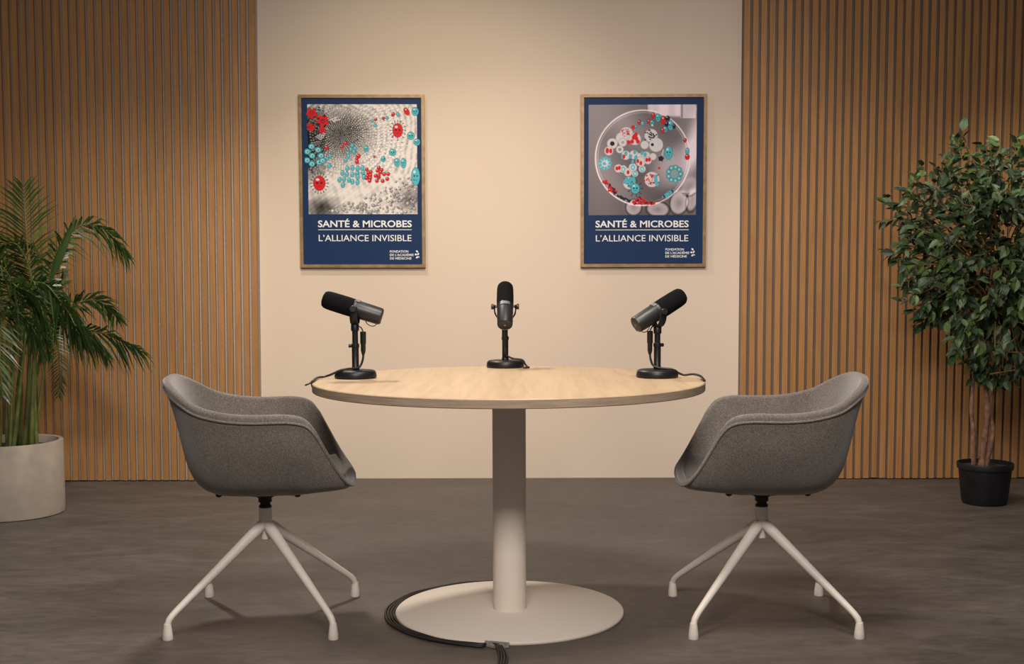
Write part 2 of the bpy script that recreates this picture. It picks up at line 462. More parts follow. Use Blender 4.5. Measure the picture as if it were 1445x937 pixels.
# ------------------------------------------------------------------ microphones
def make_mic(loc, yaw, tilt, label, cable_label, run, roots, hp=0.224):
    root = empty('microphone', loc, yaw)
    tag(root, label, 'microphone', 'broadcast microphones on the round table')
    bs = MB().lathe([(0.060, 0), (0.0665, 0.002), (0.068, 0.006), (0.0655, 0.019), (0.061, 0.0245), (0.056, 0.026), (0.001, 0.027)], 64).build('base', M['black_metal'], root)
    MB().lathe([(0.0125, 0.026), (0.0125, 0.034), (0.0112, 0.036), (0.0112, 0.098), (0.0130, 0.099), (0.0130, 0.110), (0.0095, 0.112), (0.0095, hp - 0.052)], 24).build('pole', M['black_metal'], root)
    MB().tube([(0.008, 0, 0.104), (0.021, 0, 0.104)], [0.005, 0.006], 12).build('clamp_knob', M['black_metal'], root)
    # yoke
    w = 0.0375
    yk = []
    zt = hp - 0.048
    path = spline([(0, -w, hp + 0.006), (0, -w, hp - 0.016), (0, -0.031, hp - 0.034), (0, -0.014, zt), (0, 0.014, zt), (0, 0.031, hp - 0.034), (0, w, hp - 0.016), (0, w, hp + 0.006)], 5)
    MB().tube(path, 0.0125, 10, flat=0.22, up=(1, 0, 0)).build('yoke', M['black_metal'], root)
    MB().lathe([(0.0085, hp - 0.075), (0.013, hp - 0.070), (0.013, hp - 0.052), (0.010, hp - 0.046)], 20).build('yoke_socket', M['black_metal'], root)
    R4 = Matrix.Translation((0, 0, hp)) @ Matrix.Rotation(-tilt, 4, 'Y')      # +X is the front of the capsule
    A4 = R4 @ Matrix.Rotation(PI / 2, 4, 'Y')                               # lathe z -> axis x
    r = 0.0290
    wind = [(0.001, 0.108), (0.014, 0.1075), (0.0225, 0.1045), (0.0275, 0.0975), (0.0292, 0.088), (0.0300, 0.075), (0.0305, 0.03), (0.0300, 0.006), (0.028, 0.004)]
    MB().lathe(wind[::-1], 40, A4).build('windscreen', M['foam'], root)
    body = [(0.0245, -0.090), (0.0265, -0.0885), (0.0275, -0.084), (0.0285, -0.04), (0.0288, -0.003), (0.0275, 0.004)]
    bd = MB().lathe(body, 40, A4).build('body', M['mic_body'], root)
    MB().lathe([(0.0232, -0.0908), (0.0240, -0.0902), (0.0240, -0.0895)], 32, A4).build('rear_cap', M['olive'], bd)
    MB().lathe([(0.004, -0.0915), (0.005, -0.0905)], 12, A4).build('switch', M['silver'], bd)
    m2 = MB()
    m2.add([A4 @ Vector(v) for v in [(-0.010, -0.011, -0.0925), (-0.010, 0.011, -0.0925), (-0.014, 0.011, -0.0925), (-0.014, -0.011, -0.0925)]], [(0, 1, 2, 3)])
    # badge ring
    MB().lathe([(0.0290, -0.004), (0.0296, -0.002), (0.0296, 0.003), (0.0290, 0.005)], 40, A4).build('collar', M['mic_body'], bd)
    plate = MB()
    for k in range(9):
        a = PI / 2 + (k - 4) * 0.13
        rr = 0.0302
        # A4 maps lathe (x,y,z): x->-Z side ; top side is -x
        V = []
        for (aa, zz) in ((a - 0.066, -0.012), (a + 0.066, -0.012), (a + 0.066, 0.001), (a - 0.066, 0.001)):
            V.append(A4 @ Vector((-rr * math.sin(aa), rr * math.cos(aa), zz)))
        plate.add(V, [(0, 1, 2, 3)])
    plate.build('badge', M['silver'], bd)
    # strip under rear cap edge
    st = MB()
    for k in range(6):
        a = -PI / 2 + (k - 2.5) * 0.22
        V = []
        for (aa, zz) in ((a - 0.11, -0.0925), (a + 0.11, -0.0925)):
            V.append(A4 @ Vector((-0.0225 * math.sin(aa), 0.0225 * math.cos(aa), zz)))
        for (aa, zz) in ((a + 0.11, -0.0925), (a - 0.11, -0.0925)):
            V.append(A4 @ Vector((-0.0185 * math.sin(aa), 0.0185 * math.cos(aa), zz)))
        st.add(V, [(0, 1, 2, 3)])
    st.build('label_strip', M['silver'], bd)
    for s in (-1, 1):
        MB().lathe([(0.005, 0.030), (0.005, 0.040), (0.0095, 0.041), (0.0105, 0.048), (0.0095, 0.050)], 18,
                   Matrix.Translation((0, 0, hp)) @ Matrix.Rotation(-s * PI / 2, 4, 'X')).build('knob', M['mic_body'], root)
        # thin wire bracket from knob to socket
    # wire loop beneath the rear of the body
    lp = [R4 @ Vector(p) for p in ((-0.045, 0.004, -0.027), (-0.052, 0.004, -0.034), (-0.064, 0.003, -0.038), (-0.076, 0.002, -0.035), (-0.082, 0, -0.026))]
    MB().tube(spline(lp, 4), 0.0014, 6).build('wire_loop', M['black_rubber'], root)
    # cable with its connector, hanging behind the pole then running away over the table
    W = Matrix.Translation(Vector(loc)) @ Matrix.Rotation(yaw, 4, 'Z')
    c0 = W @ Vector((-0.024, 0.002, 0.142))
    cab = empty('microphone_cable', tuple(loc)); tag(cab, cable_label, 'cable', 'microphone cables on the round table')
    L = Vector(loc)
    con = [Vector((-0.026, 0.002, z)) for z in (0.150, 0.1485, 0.112, 0.110, 0.088, 0.075)]
    rr = [0.0082, 0.0095, 0.0095, 0.0080, 0.0078, 0.0045]
    MB().tube([(W @ p) - L for p in con], rr, 16).build('connector', M['black_metal'], cab)
    p_up = [W @ Vector(p) for p in ((-0.026, 0.002, 0.150), (-0.020, 0.001, 0.162), (-0.010, 0.001, 0.168))]
    MB().tube([p - L for p in spline(p_up, 5)], 0.002, 8).build('lead', M['cable'], cab)
    pts = [W @ Vector((-0.026, 0.002, 0.080)), W @ Vector((-0.024, 0.001, 0.060)), W @ Vector((-0.016, -0.001, 0.040)), W @ Vector(roots)] + [Vector(p) for p in run]
    MB().tube([p - L for p in spline(pts, 6)], 0.0036, 8).build('cord', M['cable'], cab, angle=0)
    return root, cab


TZc = TZ + 0.0035
def rim(a, r, z): return Vector((TX + r * math.cos(a), TY + r * math.sin(a), z))
# left: over the base, along the rim, over the edge and under the top
aL = math.radians(171)
aR = math.radians(2)
e = TR + 0.0045
L0 = Vector((-0.526, 3.935, TZ))
m1, c1 = make_mic(tuple(L0), PI, math.radians(17.5),
                  'black microphone on a desk stand, pointing towards the palm on that side of the table',
                  'black cord from the microphone on the palm side, curling over the table edge',
                  [(-0.560, 3.893, TZ + 0.031), (-0.600, 3.905, TZ + 0.014), on(458, 531.5, TZ + 0.006), on(448, 533, TZ + 0.006), on(440.5, 538.5, TZ + 0.005), rim(PI, e + 0.004, TZ - 0.006), rim(PI, e + .001, TZ - 0.022), rim(PI, e - 0.012, TZ - 0.034), rim(PI, TR - 0.08, TZ - 0.034), rim(PI, 0.16, TZ - 0.034)],
                  (-0.006, 0.012, 0.033))
tail = [on(440.5, 538.5, TZ + 0.004), on(437, 541, TZ + 0.002), on(430, 544, TZ - 0.004)]
MB().tube([p - L0 for p in spline(tail, 4)], [0.0026] * 8 + [0.001], 8).build('cable_tie', M['cable'], c1, angle=0)
R0 = Vector((0.446, 3.928, TZ))
m3, c3 = make_mic(tuple(R0), math.radians(22), math.radians(29),
                  'black microphone raised steeply towards the ficus, on that side of the round table',
                  'black cord from the microphone on the ficus side, running to the table edge',
                  [(0.490, 3.905, TZ + 0.0275), (0.515, 3.915, TZ + 0.014), on(966, 529.3, TZ + 0.008), on(978, 528.0, TZ + 0.014), on(988, 530.5, TZ + 0.010), on(994, 536.5, TZ + 0.005), rim(0.03, e + .002, TZ - 0.006), rim(0.03, e, TZ - 0.022), rim(0.03, e - 0.012, TZ - 0.034), rim(aR, TR - 0.08, TZ - 0.034), rim(aR, 0.16, TZ - 0.034)],
                  (-0.004, -0.014, 0.032), hp=0.213)
C0 = Vector((-0.048, 4.388, TZ))
m2, c2 = make_mic(tuple(C0), PI / 2, math.radians(46),
                  'black microphone standing upright at the far rim of the table, seen from behind',
                  'black cord looping beside the base of the upright microphone at the far rim',
                  [(-0.020, 4.350, TZ + 0.034), (0.012, 4.352, TZ + 0.029), (0.024, 4.355, TZ + 0.012), (0.032, 4.352, TZc), (0.036, 4.34, TZc), (0.026, 4.325, TZc), (0.016, 4.322, TZc)],
                  (-0.016, -0.006, 0.042), hp=0.218)


# ------------------------------------------------------------------ floor cable bundle
root = empty('cable_bundle', (-0.4, 3.8, 0))
tag(root, 'bundle of four thin black cables curving around the cream table base on the floor', 'cable bundle')
O = Vector((-0.4, 3.8, 0))
for k in range(4):
    rr = 0.364 + 0.005 + 0.0060 * k
    pts = []
    for i in range(27):
        a = math.radians(92 + i * 6.4)
        sp = 1 + 0.5 * math.sin(a * 2) * 0.3
        bulge = 0.005 * max(0, math.sin(a - PI / 2 - 0.2)) * (0.3 + k * 0.55)
        pts.append(Vector((TX + (rr + bulge) * math.cos(a), TY + (rr + bulge) * math.sin(a), 0.0045 + 0.001 * math.sin(i * 1.3 + k))))
    # near the tape the cables close up and turn towards the viewer
    t0 = on(690, 907.5, 0.004); t1 = on(704, 910, 0.004)
    pts += [t0 + Vector((0, -0.004 * k + 0.004, 0.002)), t1 + Vector((0.001 - 0.004 * k, -0.003 * k, 0.003)),
            on(712 - k * 3.0, 918, 0.005), on(716 - k * 4, 928, 0.005), on(713 - k * 3.6, 940, 0.005), on(704 - k * 4, 962, 0.005), on(700 - k * 6, 1010, 0.005)]
    MB().tube([p - O for p in spline(pts, 3)], 0.0034, 8).build('cable', M['cable'], root, angle=0)
tp = MB()
a0 = on(683, 906, 0.0)
p = [on(684, 903.5, 0.0135), on(719, 906.5, 0.013), on(718, 911.5, 0.006), on(700, 911.5, 0.008), on(686, 909.5, 0.006)]
V = [q - O for q in p] + [Vector((q.x, q.y - 0.001, 0.001)) - O for q in p]
tp.add(V, [(0, 1, 2, 3, 4), (9, 8, 7, 6, 5)] + [(i, i + 5, (i + 1) % 5 + 5, (i + 1) % 5) for i in range(5)])
tp.build('tape', M['tape'], root, smooth=False)


# ------------------------------------------------------------------ posters
PS = 0.001008


def ptext(s, x0, x1, ytop, ybot, mb_, y, bold=0.0, cap=None):
    cu = bpy.data.curves.new('t', 'FONT'); cu.body = s; cu.size = 1.0; cu.offset = bold
    cu.resolution_u = 3
    ob = bpy.data.objects.new('t', cu); COL.objects.link(ob)
    bpy.context.view_layer.update()
    dg = bpy.context.evaluated_depsgraph_get()
    me = bpy.data.meshes.new_from_object(ob.evaluated_get(dg))
    V = [v.co.copy() for v in me.vertices]; F = [tuple(p_.vertices) for p_ in me.polygons]
    bpy.data.objects.remove(ob); bpy.data.curves.remove(cu); bpy.data.meshes.remove(me)
    xs = [v.x for v in V]
    zs0, zs1 = 0.0, 0.73 if cap is None else cap
    a, b_ = min(xs), max(xs)
    W = []
    for v in V:
        px = x0 + (v.x - a) / (b_ - a) * (x1 - x0)
        py = ybot - (v.y - zs0) / (zs1 - zs0) * (ybot - ytop)
        W.append(((px - 360) * PS, y, (470 - py) * PS))
    mb_.add(W, F)


def photo_left(u, v):
    """u,v in crop pixels; grey electron-microscope style surface with radiating bumps"""
    cx, cy = 275, 245
    dx, dy = u - cx, v - cy
    r = np.hypot(dx, dy * 1.05); a = np.arctan2(dy, dx)
    tone = 0.80 - 0.52 * np.exp(-((u - 210) / 120) ** 2 - ((v - 235) / 120) ** 2) - 0.30 * np.exp(-((u - 330) / 90) ** 2 - ((v - 210) / 90) ** 2)
    tone -= 0.60 * np.exp(-((u - 95) / 60) ** 2 - ((v - 330) / 110) ** 2) + 0.35 * np.exp(-((u - 90) / 60) ** 2 - ((v - 170) / 70) ** 2)
    tone -= 0.50 * np.exp(-((u - 150) / 80) ** 2 - ((v - 610) / 50) ** 2) + 0.35 * np.exp(-((u - 610) / 60) ** 2 - ((v - 560) / 60) ** 2)
    arcs = np.sin((r + 12 * np.sin(a * 5 + 1)) / 4.6 + a * 3 + 2.0 * np.sin(u / 41.0) * np.sin(v / 37.0))
    tone += 0.08 * arcs * (r > 150) * (v < 430)
    tone += 0.06 * np.sin(u / 17. + 2 * np.sin(v / 29.)) * np.sin(v / 13. + 1.5 * np.sin(u / 23.)) + 0.04 * np.sin(u / 5. + v / 9.) * np.sin(v / 6.)
    tone = np.clip((tone - 0.5) * 1.3 + 0.50, 0.05, 0.92)
    c = np.stack([tone, tone * 0.965, tone * 0.95], -1)
    cool = (u < 170) & (v > 90) & (v < 400)
    c[..., 0] = np.where(cool, c[..., 0] * 0.88, c[..., 0])
    return c


def photo_right(u, v):
    tone = 0.47 + 0.05 * np.sin(u / 90) - 0.06 * (v - 360) / 280
    def sm(d, w=6): return 1 / (1 + np.exp(d / w))
    def ell(x, y, rx, ry, ang=0):
        c, s = math.cos(ang), math.sin(ang)
        X = (u - x) * c + (v - y) * s; Y = -(u - x) * s + (v - y) * c
        return (np.sqrt((X / rx) ** 2 + (Y / ry) ** 2) - 1) * min(rx, ry)
    # gloved hand
    cuff = ell(500, 95, 125, 46, 0.05); tone = tone + sm(cuff, 3) * (0.36 + 0.05 * np.sin(u / 14)) * (u > 380)
    tone = np.where((u > 548) & (u < 628) & (v < 150), 0.78 - 0.25 * np.exp(-((u - 556) / 5.) ** 2), tone)
    tone += 0.30 * sm(ell(640, 250, 50, 150, 0.3), 12)
    palm = ell(520, 390, 150, 75, -0.75)
    tone += 0.20 * sm(palm, 14)
    for (x, y, rx, ry, an, g) in ((310, 605, 42, 42, 0, .33), (435, 615, 60, 40, .1, .36), (545, 582, 48, 62, .2, .36), (612, 570, 30, 60, .2, .28), (600, 500, 40, 50, .4, .2)):
        d = ell(x, y, rx, ry, an)
        tone = tone + g * sm(d, 4) * np.clip(1 + d / 80, .3, 1) - 0.25 * np.exp(-(d / 5) ** 2) * (v > 530)
    # petri dish
    D = np.hypot(u - 355, v - 352)
    tone = np.where(D < 247, tone * 0.86 + 0.085 + 0.05 * np.sin((u - v) / 60), tone)
    tone += 0.42 * np.exp(-((D - 243) / 4.0) ** 2) + 0.13 * np.exp(-((D - 232) / 3.0) ** 2) - .1 * np.exp(-((D - 238) / 2.) ** 2)
    tone = np.clip((tone - 0.5) * 1.25 + 0.52, 0.10, 0.97)
    return np.stack([tone * 1.0, tone * 0.94, tone * 0.98], -1)


INK = {0: (0.66, 0.015, 0.015), 1: (0.085, 0.46, 0.55), 2: (0.012, 0.02, 0.045), 3: (0.66, 0.63, 0.66), 4: (0.45, 0.80, 0.84), 5: (0.36, 0.33, 0.36)}


class Art:
    """microbes drawn into the printed picture's colours; coordinates in print units"""
    def __init__(s, U, V, C): s.U, s.V, s.C = U, V, C; s.x0, s.y0 = U[0, 0], V[0, 0]; s.st = U[0, 1] - U[0, 0]; s.sv = V[1, 0] - V[0, 0]
    def win(s, xa, xb, ya, yb):
        i0 = max(0, int((ya - s.y0) / s.sv) - 2); i1 = min(s.U.shape[0], int((yb - s.y0) / s.sv) + 3)
        j0 = max(0, int((xa - s.x0) / s.st) - 2); j1 = min(s.U.shape[1], int((xb - s.x0) / s.st) + 3)
        return slice(i0, max(i0, i1)), slice(j0, max(j0, j1))
    def paint(s, w, d, mi):
        a = np.clip(0.5 - d / 1.8, 0, 1)[..., None]
        s.C[w] = s.C[w] * (1 - a) + np.array(INK[mi] if isinstance(mi, int) else mi) * a
    def ell(s, x, y, rx, ry=None, ang=0, mi=0, n=20, wob=0):
        ry = ry or rx; c, q = math.cos(ang), math.sin(ang); R_ = max(rx, ry) * (1 + wob)
        ph = random.random() * 6
        w = s.win(x - R_, x + R_, y - R_, y + R_)
        dx, dy = s.U[w] - x, s.V[w] - y
        X, Y = (dx * c + dy * q) / rx, (-dx * q + dy * c) / ry
        lim_ = 1 + wob * np.sin(5 * np.arctan2(Y, X) + ph) if wob else 1.0
        s.paint(w, (np.hypot(X, Y) - lim_) * min(rx, ry), mi)
    def line(s, x0, y0, x1, y1, wd, mi):
        w = s.win(min(x0, x1) - wd, max(x0, x1) + wd, min(y0, y1) - wd, max(y0, y1) + wd)
        dx, dy = x1 - x0, y1 - y0; L2 = dx * dx + dy * dy
        t = np.clip(((s.U[w] - x0) * dx + (s.V[w] - y0) * dy) / L2, 0, 1)
        s.paint(w, np.hypot(s.U[w] - x0 - t * dx, s.V[w] - y0 - t * dy) - wd / 2, mi)
    def germ(s, x, y, rx, ry, mi, ang=0, spikes=0, face=True):
        if spikes:
            for k in range(spikes):
                a = 2 * PI * k / spikes
                x1, y1 = x + (rx + 15) * math.cos(a), y + (ry + 15) * math.sin(a)
                s.line(x + rx * .8 * math.cos(a), y + ry * .8 * math.sin(a), x1, y1, 2.4, 2)
                s.ell(x1, y1, 3.2, mi=2)
        s.ell(x, y, rx + 1.8, ry + 1.8, ang, 2); s.ell(x, y, rx, ry, ang, mi)
        s.ell(x - rx * .3, y - ry * .5, rx * .32, ry * .18, ang, 4 if mi == 1 else 3)
        if face:
            e = max(2.2, rx * 0.20)
            for q in (-1, 1): s.ell(x + q * rx * .36, y - ry * .05, e, mi=2)
            s.line(x - rx * .3, y + ry * .42, x + rx * .3, y + ry * .42, 2.2, 2)


def art_left(A):
    RED, CY, DK, PL, LC = 0, 1, 2, 3, 4
    inb = lambda x, y: 88 < x < 637 and 83 < y < 629
    # rows of little pale bumps radiating from the dark hollow
    r_ = 7.0
    while r_ < 330:
        nk = int(2 * PI * r_ / (r_ * 0.055 + 6.5)); sz = 1.9 + r_ * 0.013
        for k in range(nk):
            a = 2 * PI * (k + 0.25 * math.sin(r_ * .3)) / nk + random.gauss(0, .012)
            x, y = 250 + r_ * 1.05 * math.cos(a), 225 + r_ * 0.95 * math.sin(a)
            if not inb(x, y) or y > 430: continue
            g = max(0.06, min(0.85, 0.20 + r_ / 330 + random.gauss(0, .08)))
            if x < 170: g *= 0.35
            A.ell(x + 1.3, y + 1.5, sz * 1.25, sz, a, (g * .28, g * .27, g * .27))
            A.ell(x, y, sz * 1.25, sz * .9, a, (g, g * .97, g * .96))
        r_ += 6.5 + r_ * 0.045
    # heap of rounded pale cells towards the lower right
    for k in range(420):
        x, y = random.uniform(190, 637), random.uniform(400, 629)
        if (x - 200) * .42 + (y - 610) < random.uniform(-10, 20): continue
        if not inb(x, y): continue
        q = random.uniform(4, 11) * (0.6 + 0.5 * (y - 400) / 230); g = random.uniform(.35, .8) * (1 - .35 * math.exp(-((x - 610) / 60) ** 2 - ((y - 560) / 60) ** 2))
        an = random.random() * 3
        A.ell(x + 1.8, y + 2, q, q * .8, an, (.06, .055, .055)); A.ell(x, y, q, q * .8, an, (g * .55, g * .53, g * .53)); A.ell(x - q * .2, y - q * .2, q * .6, q * .5, an, (g, g * .96, g * .95))
    for k in range(60):
        a = random.uniform(.35, .95) * PI; r0 = random.uniform(120, 180)
        x0, y0 = 270 + r0 * math.cos(a), 240 + r0 * math.sin(a); x1, y1 = x0 + 45 * math.cos(a), y0 + 45 * math.sin(a)
        if inb(x0, y0) and inb(x1, y1): A.line(x0, y0, x1, y1, 1.6, (.32, .30, .30))
    for x, y, r, w in ((103, 120, 25, .22), (97, 193, 20, .1), (160, 160, 28, .25), (157, 208, 17, .12)):
        A.ell(x, y, r + 2, r, 0, DK, wob=w); A.ell(x, y, r, r - 2, .2, RED, wob=w)
        A.ell(x, y, r * .42, mi=DK); A.ell(x, y, r * .3, mi=RED)
    for k in range(26):
        a, rr = random.random() * 6.28, random.uniform(20, 85)
        A.ell(128 + rr * math.cos(a) * .6, 165 + rr * math.sin(a) * 1.0, random.uniform(2.5, 5), mi=random.choice((DK, DK, RED)), n=8)
    for x, y, x1, y1 in ((190, 158, 240, 138), (205, 150, 222, 165), (222, 140, 228, 156), (212, 160, 250, 152)): A.line(x, y, x1, y1, 4, PL)
    for x, y in ((133, 240), (146, 232), (158, 240), (147, 250), (165, 228)): A.ell(x, y, 7, mi=PL, n=12); A.ell(x, y, 4, mi=DK, n=10)
    A.germ(546, 208, 25, 35, RED, 0, 16); A.germ(138, 478, 30, 37, RED, 0, 18)
    for q in (-1, 1): A.ell(546 + q * 11, 254, 8, 10, mi=PL)
    for x, y, rx, ry, an in ((592, 112, 12, 20, -.5), (523, 127, 8, 11, .3), (472, 147, 6, 8, 0), (433, 152, 7, 7, 0), (178, 296, 8, 10, .5), (256, 292, 9, 7, .3), (276, 275, 8, 9, 0),
                             (342, 340, 10, 11, 0), (334, 368, 9, 10, 0), (424, 342, 5, 5, 0), (333, 352, 7, 6, 0)):
        A.germ(x, y, rx, ry, RED, an, 0, False)
    for x, y, rx, ry in ((613, 236, 18, 19), (645, 268, 16, 17), (519, 320, 17, 17), (541, 372, 13, 22), (574, 375, 13, 25), (637, 443, 21, 46), (470, 355, 11, 14), (383, 302, 12, 15), (637, 112, 17, 21)):
        A.germ(x, y, rx, ry, CY)
    for x, y, rx, ry, an in ((548, 127, 11, 8, .7), (490, 145, 10, 6, .2), (415, 160, 7, 7, 0), (430, 184, 8, 7, 0), (190, 388, 9, 13, 0), (195, 338, 8, 10, 0), (180, 352, 7, 7, 0)): A.germ(x, y, rx, ry, CY, an, 0, False)
    for x, y in ((100, 290), (133, 307), (78, 316), (103, 337), (148, 337), (138, 370), (101, 379), (76, 360), (156, 362)):
        A.ell(x, y, 17, 15.5, 0, DK); A.ell(x, y, 15.5, 14, 0, CY); A.ell(x, y, 8, 7, 0, LC, 12); A.ell(x + 1, y + 1, 4, 4, 0, DK, 10)
    for x, y in ((310, 285), (325, 300), (302, 305), (318, 316), (288, 326), (290, 340), (276, 360)): A.germ(x, y, 8, 10, CY, 0, 0, False)
    for x, y in ((283, 402), (311, 400), (337, 402), (362, 400), (258, 425), (281, 432), (309, 434), (335, 428), (365, 424), (243, 460), (266, 458), (292, 462), (310, 470), (337, 446), (336, 474), (260, 488), (369, 446)):
        A.germ(x, y, 9, 13, CY, .1, 0, False)
    for x, y in ((384, 408), (392, 425), (404, 420), (388, 441), (403, 438), (382, 452), (401, 452), (398, 466), (446, 400), (461, 410), (440, 414), (456, 422), (430, 440), (474, 432), (446, 448), (495, 431), (436, 466), (466, 467), (490, 456), (445, 438)):
        A.germ(x, y, 8.5, 9, RED, 0, 0, False)
    for k in range(40):
        A.ell(random.uniform(300, 640), random.uniform(85, 470), random.uniform(1.2, 3), mi=DK, n=6)


def art_right(A):
    RED, CY, DK, PL, LC = 0, 1, 2, 3, 4
    def colony(x, y, r): A.ell(x, y, r + 2, mi=5, n=28); A.ell(x, y, r, mi=3, n=28)
    for x, y, r in ((270, 228, 33), (245, 250, 28), (315, 255, 30), (252, 272, 20), (198, 278, 26), (180, 315, 22), (237, 308, 18), (398, 238, 33), (424, 285, 35), (365, 285, 20),
                    (268, 338, 22), (310, 335, 22), (340, 350, 22), (372, 342, 22), (408, 345, 17), (345, 370, 24), (382, 365, 18), (230, 405, 20), (255, 408, 18), (280, 424, 20), (305, 400, 20), (353, 408, 17), (316, 432, 15), (286, 480, 30)): colony(x, y, r)
    for k in range(26): A.ell(270 + random.gauss(0, 14), 220 + random.gauss(0, 10), 3.2, mi=RED, n=8)
    for x, y in ((320, 232), (308, 248), (330, 268), (300, 268), (312, 240), (282, 272), (322, 252), (305, 195)): A.ell(x, y, 10, 11, mi=RED, n=14)
    A.ell(198, 278, 12, mi=DK); A.ell(237, 308, 7, mi=DK); A.ell(237, 308, 3, mi=PL); A.ell(252, 272, 6, mi=DK); A.ell(252, 272, 3.5, mi=LC)
    A.ell(172, 314, 9, 15, mi=RED); A.ell(190, 316, 8, 13, mi=RED)
    for k in range(24): A.ell(398 + random.gauss(0, 13), 240 + random.gauss(0, 15), 4, mi=DK, n=8)
    A.ell(405, 284, 8, mi=DK)
    for x, y in ((250, 345), (268, 330), (292, 345), (315, 320), (303, 370), (320, 350), (368, 335), (352, 325)): A.ell(x, y, 8, 12, .2, DK, 12); A.ell(x, y, 7, 11, .2, CY, 12)
    for x, y in ((330, 368), (346, 378), (376, 362), (390, 360), (222, 405), (235, 402), (280, 425), (258, 345)): A.ell(x, y, 7.5, 11, 0, RED, 12)
    for x, y in ((255, 410), (353, 409), (305, 400), (316, 432)): A.ell(x, y, 10, 14, 0, CY, 14); A.ell(x, y, 5, 8, 0, LC, 12)
    A.germ(489, 325, 19, 33, CY); 
    for q in (-1, 1):
        A.line(489 + q * 19, 320, 489 + q * 30, 340, 3.5, CY); A.line(489 + q * 8, 356, 489 + q * 10, 370, 4, CY)
    A.ell(450, 355, 14, 14, 0, DK, wob=.15); A.line(462, 310, 455, 340, 4, PL)
    for x, y, c, rx, ry in ((408, 135, RED, 8, 15), (433, 147, CY, 12, 20), (462, 160, RED, 12, 22), (498, 186, CY, 14, 26), (470, 207, CY, 12, 15), (458, 213, RED, 8, 13), (402, 172, CY, 11, 12), (386, 166, RED, 7, 11),
                             (353, 175, CY, 9, 10), (337, 170, RED, 7, 12), (320, 192, CY, 6, 7), (404, 185, LC, 6, 6), (482, 150, DK, 12, 12), (478, 180, DK, 9, 12), (516, 190, DK, 7, 12)):
        A.germ(x, y, rx, ry, c if c in (RED, CY) else c, 0, 0, rx > 10)
    for x, y, c, rx, ry in ((574, 262, RED, 7, 10), (586, 318, CY, 9, 17), (586, 347, RED, 11, 14)): A.germ(x, y, rx, ry, c, 0, 0, False)
    A.ell(160, 380, 30, mi=3, n=28)
    for k in range(9):
        a = 2 * PI * k / 9
        A.ell(161 + 27 * math.cos(a), 379 + 27 * math.sin(a), 10, 8, a, CY, 12)
    A.ell(158, 380, 10, 8, 0, CY, 12); A.ell(170, 372, 8, 8, 0, LC, 10)
    A.ell(520, 436, 48, mi=5, n=30)
    for k in range(9):
        a = 2 * PI * k / 9
        A.ell(520 + 32 * math.cos(a), 434 + 35 * math.sin(a), 12.5, 12, a, DK, 14); A.ell(520 + 32 * math.cos(a), 434 + 35 * math.sin(a), 11, 10.5, a, CY, 14); A.ell(520 + 32 * math.cos(a), 434 + 35 * math.sin(a), 4, mi=LC, n=8)
    A.ell(522, 438, 13, 18, 0, CY, 14); A.ell(522, 438, 7, 11, 0, 5, 14)
    colony(404, 462, 38)
    for k in range(46):
        A.ell(404 + random.gauss(0, 18), 462 + random.gauss(0, 18), random.uniform(3, 7), mi=random.choice((RED, RED, PL, DK, RED)), n=9)
    for x, y in ((424, 466), (430, 485), (423, 448)): A.ell(x, y, 10, 12, 0, CY, 12)
    A.ell(285, 478, 27, 26, 0, PL)
    for x, y, r in ((272, 470, 15), (302, 465, 17), (290, 492, 12)): A.ell(x, y, r + 1, mi=DK, n=14, wob=.1); A.ell(x, y, r, mi=CY, n=14, wob=.1)
    A.germ(318, 508, 22, 26, CY, 0, 9, True)
    for k in range(60):
        t = random.random(); A.ell(160 + t * 55 + random.gauss(0, 6), 470 + t * 62 + random.gauss(0, 7), random.uniform(3, 7), mi=random.choice((RED, RED, DK, DK)), n=8)
    for k in range(24):
        t = random.random(); A.ell(225 + t * 75, 545 + t * 30 + random.gauss(0, 3), random.uniform(3, 6), mi=DK, n=8)
    for k in range(90):
        t = random.random(); x = 305 + t * 112; h = 30 * math.exp(-((x - 345) / 30) ** 2) + 8
        A.ell(x, 588 - random.random() * h, random.uniform(3, 7), mi=random.choice((RED, RED, RED, DK)), n=8)
    for k in range(30):
        t = random.random(); A.ell(460 + t * 55, 553 - t * 32 + random.gauss(0, 5), random.uniform(3, 6), mi=random.choice((CY, CY, DK)), n=8)


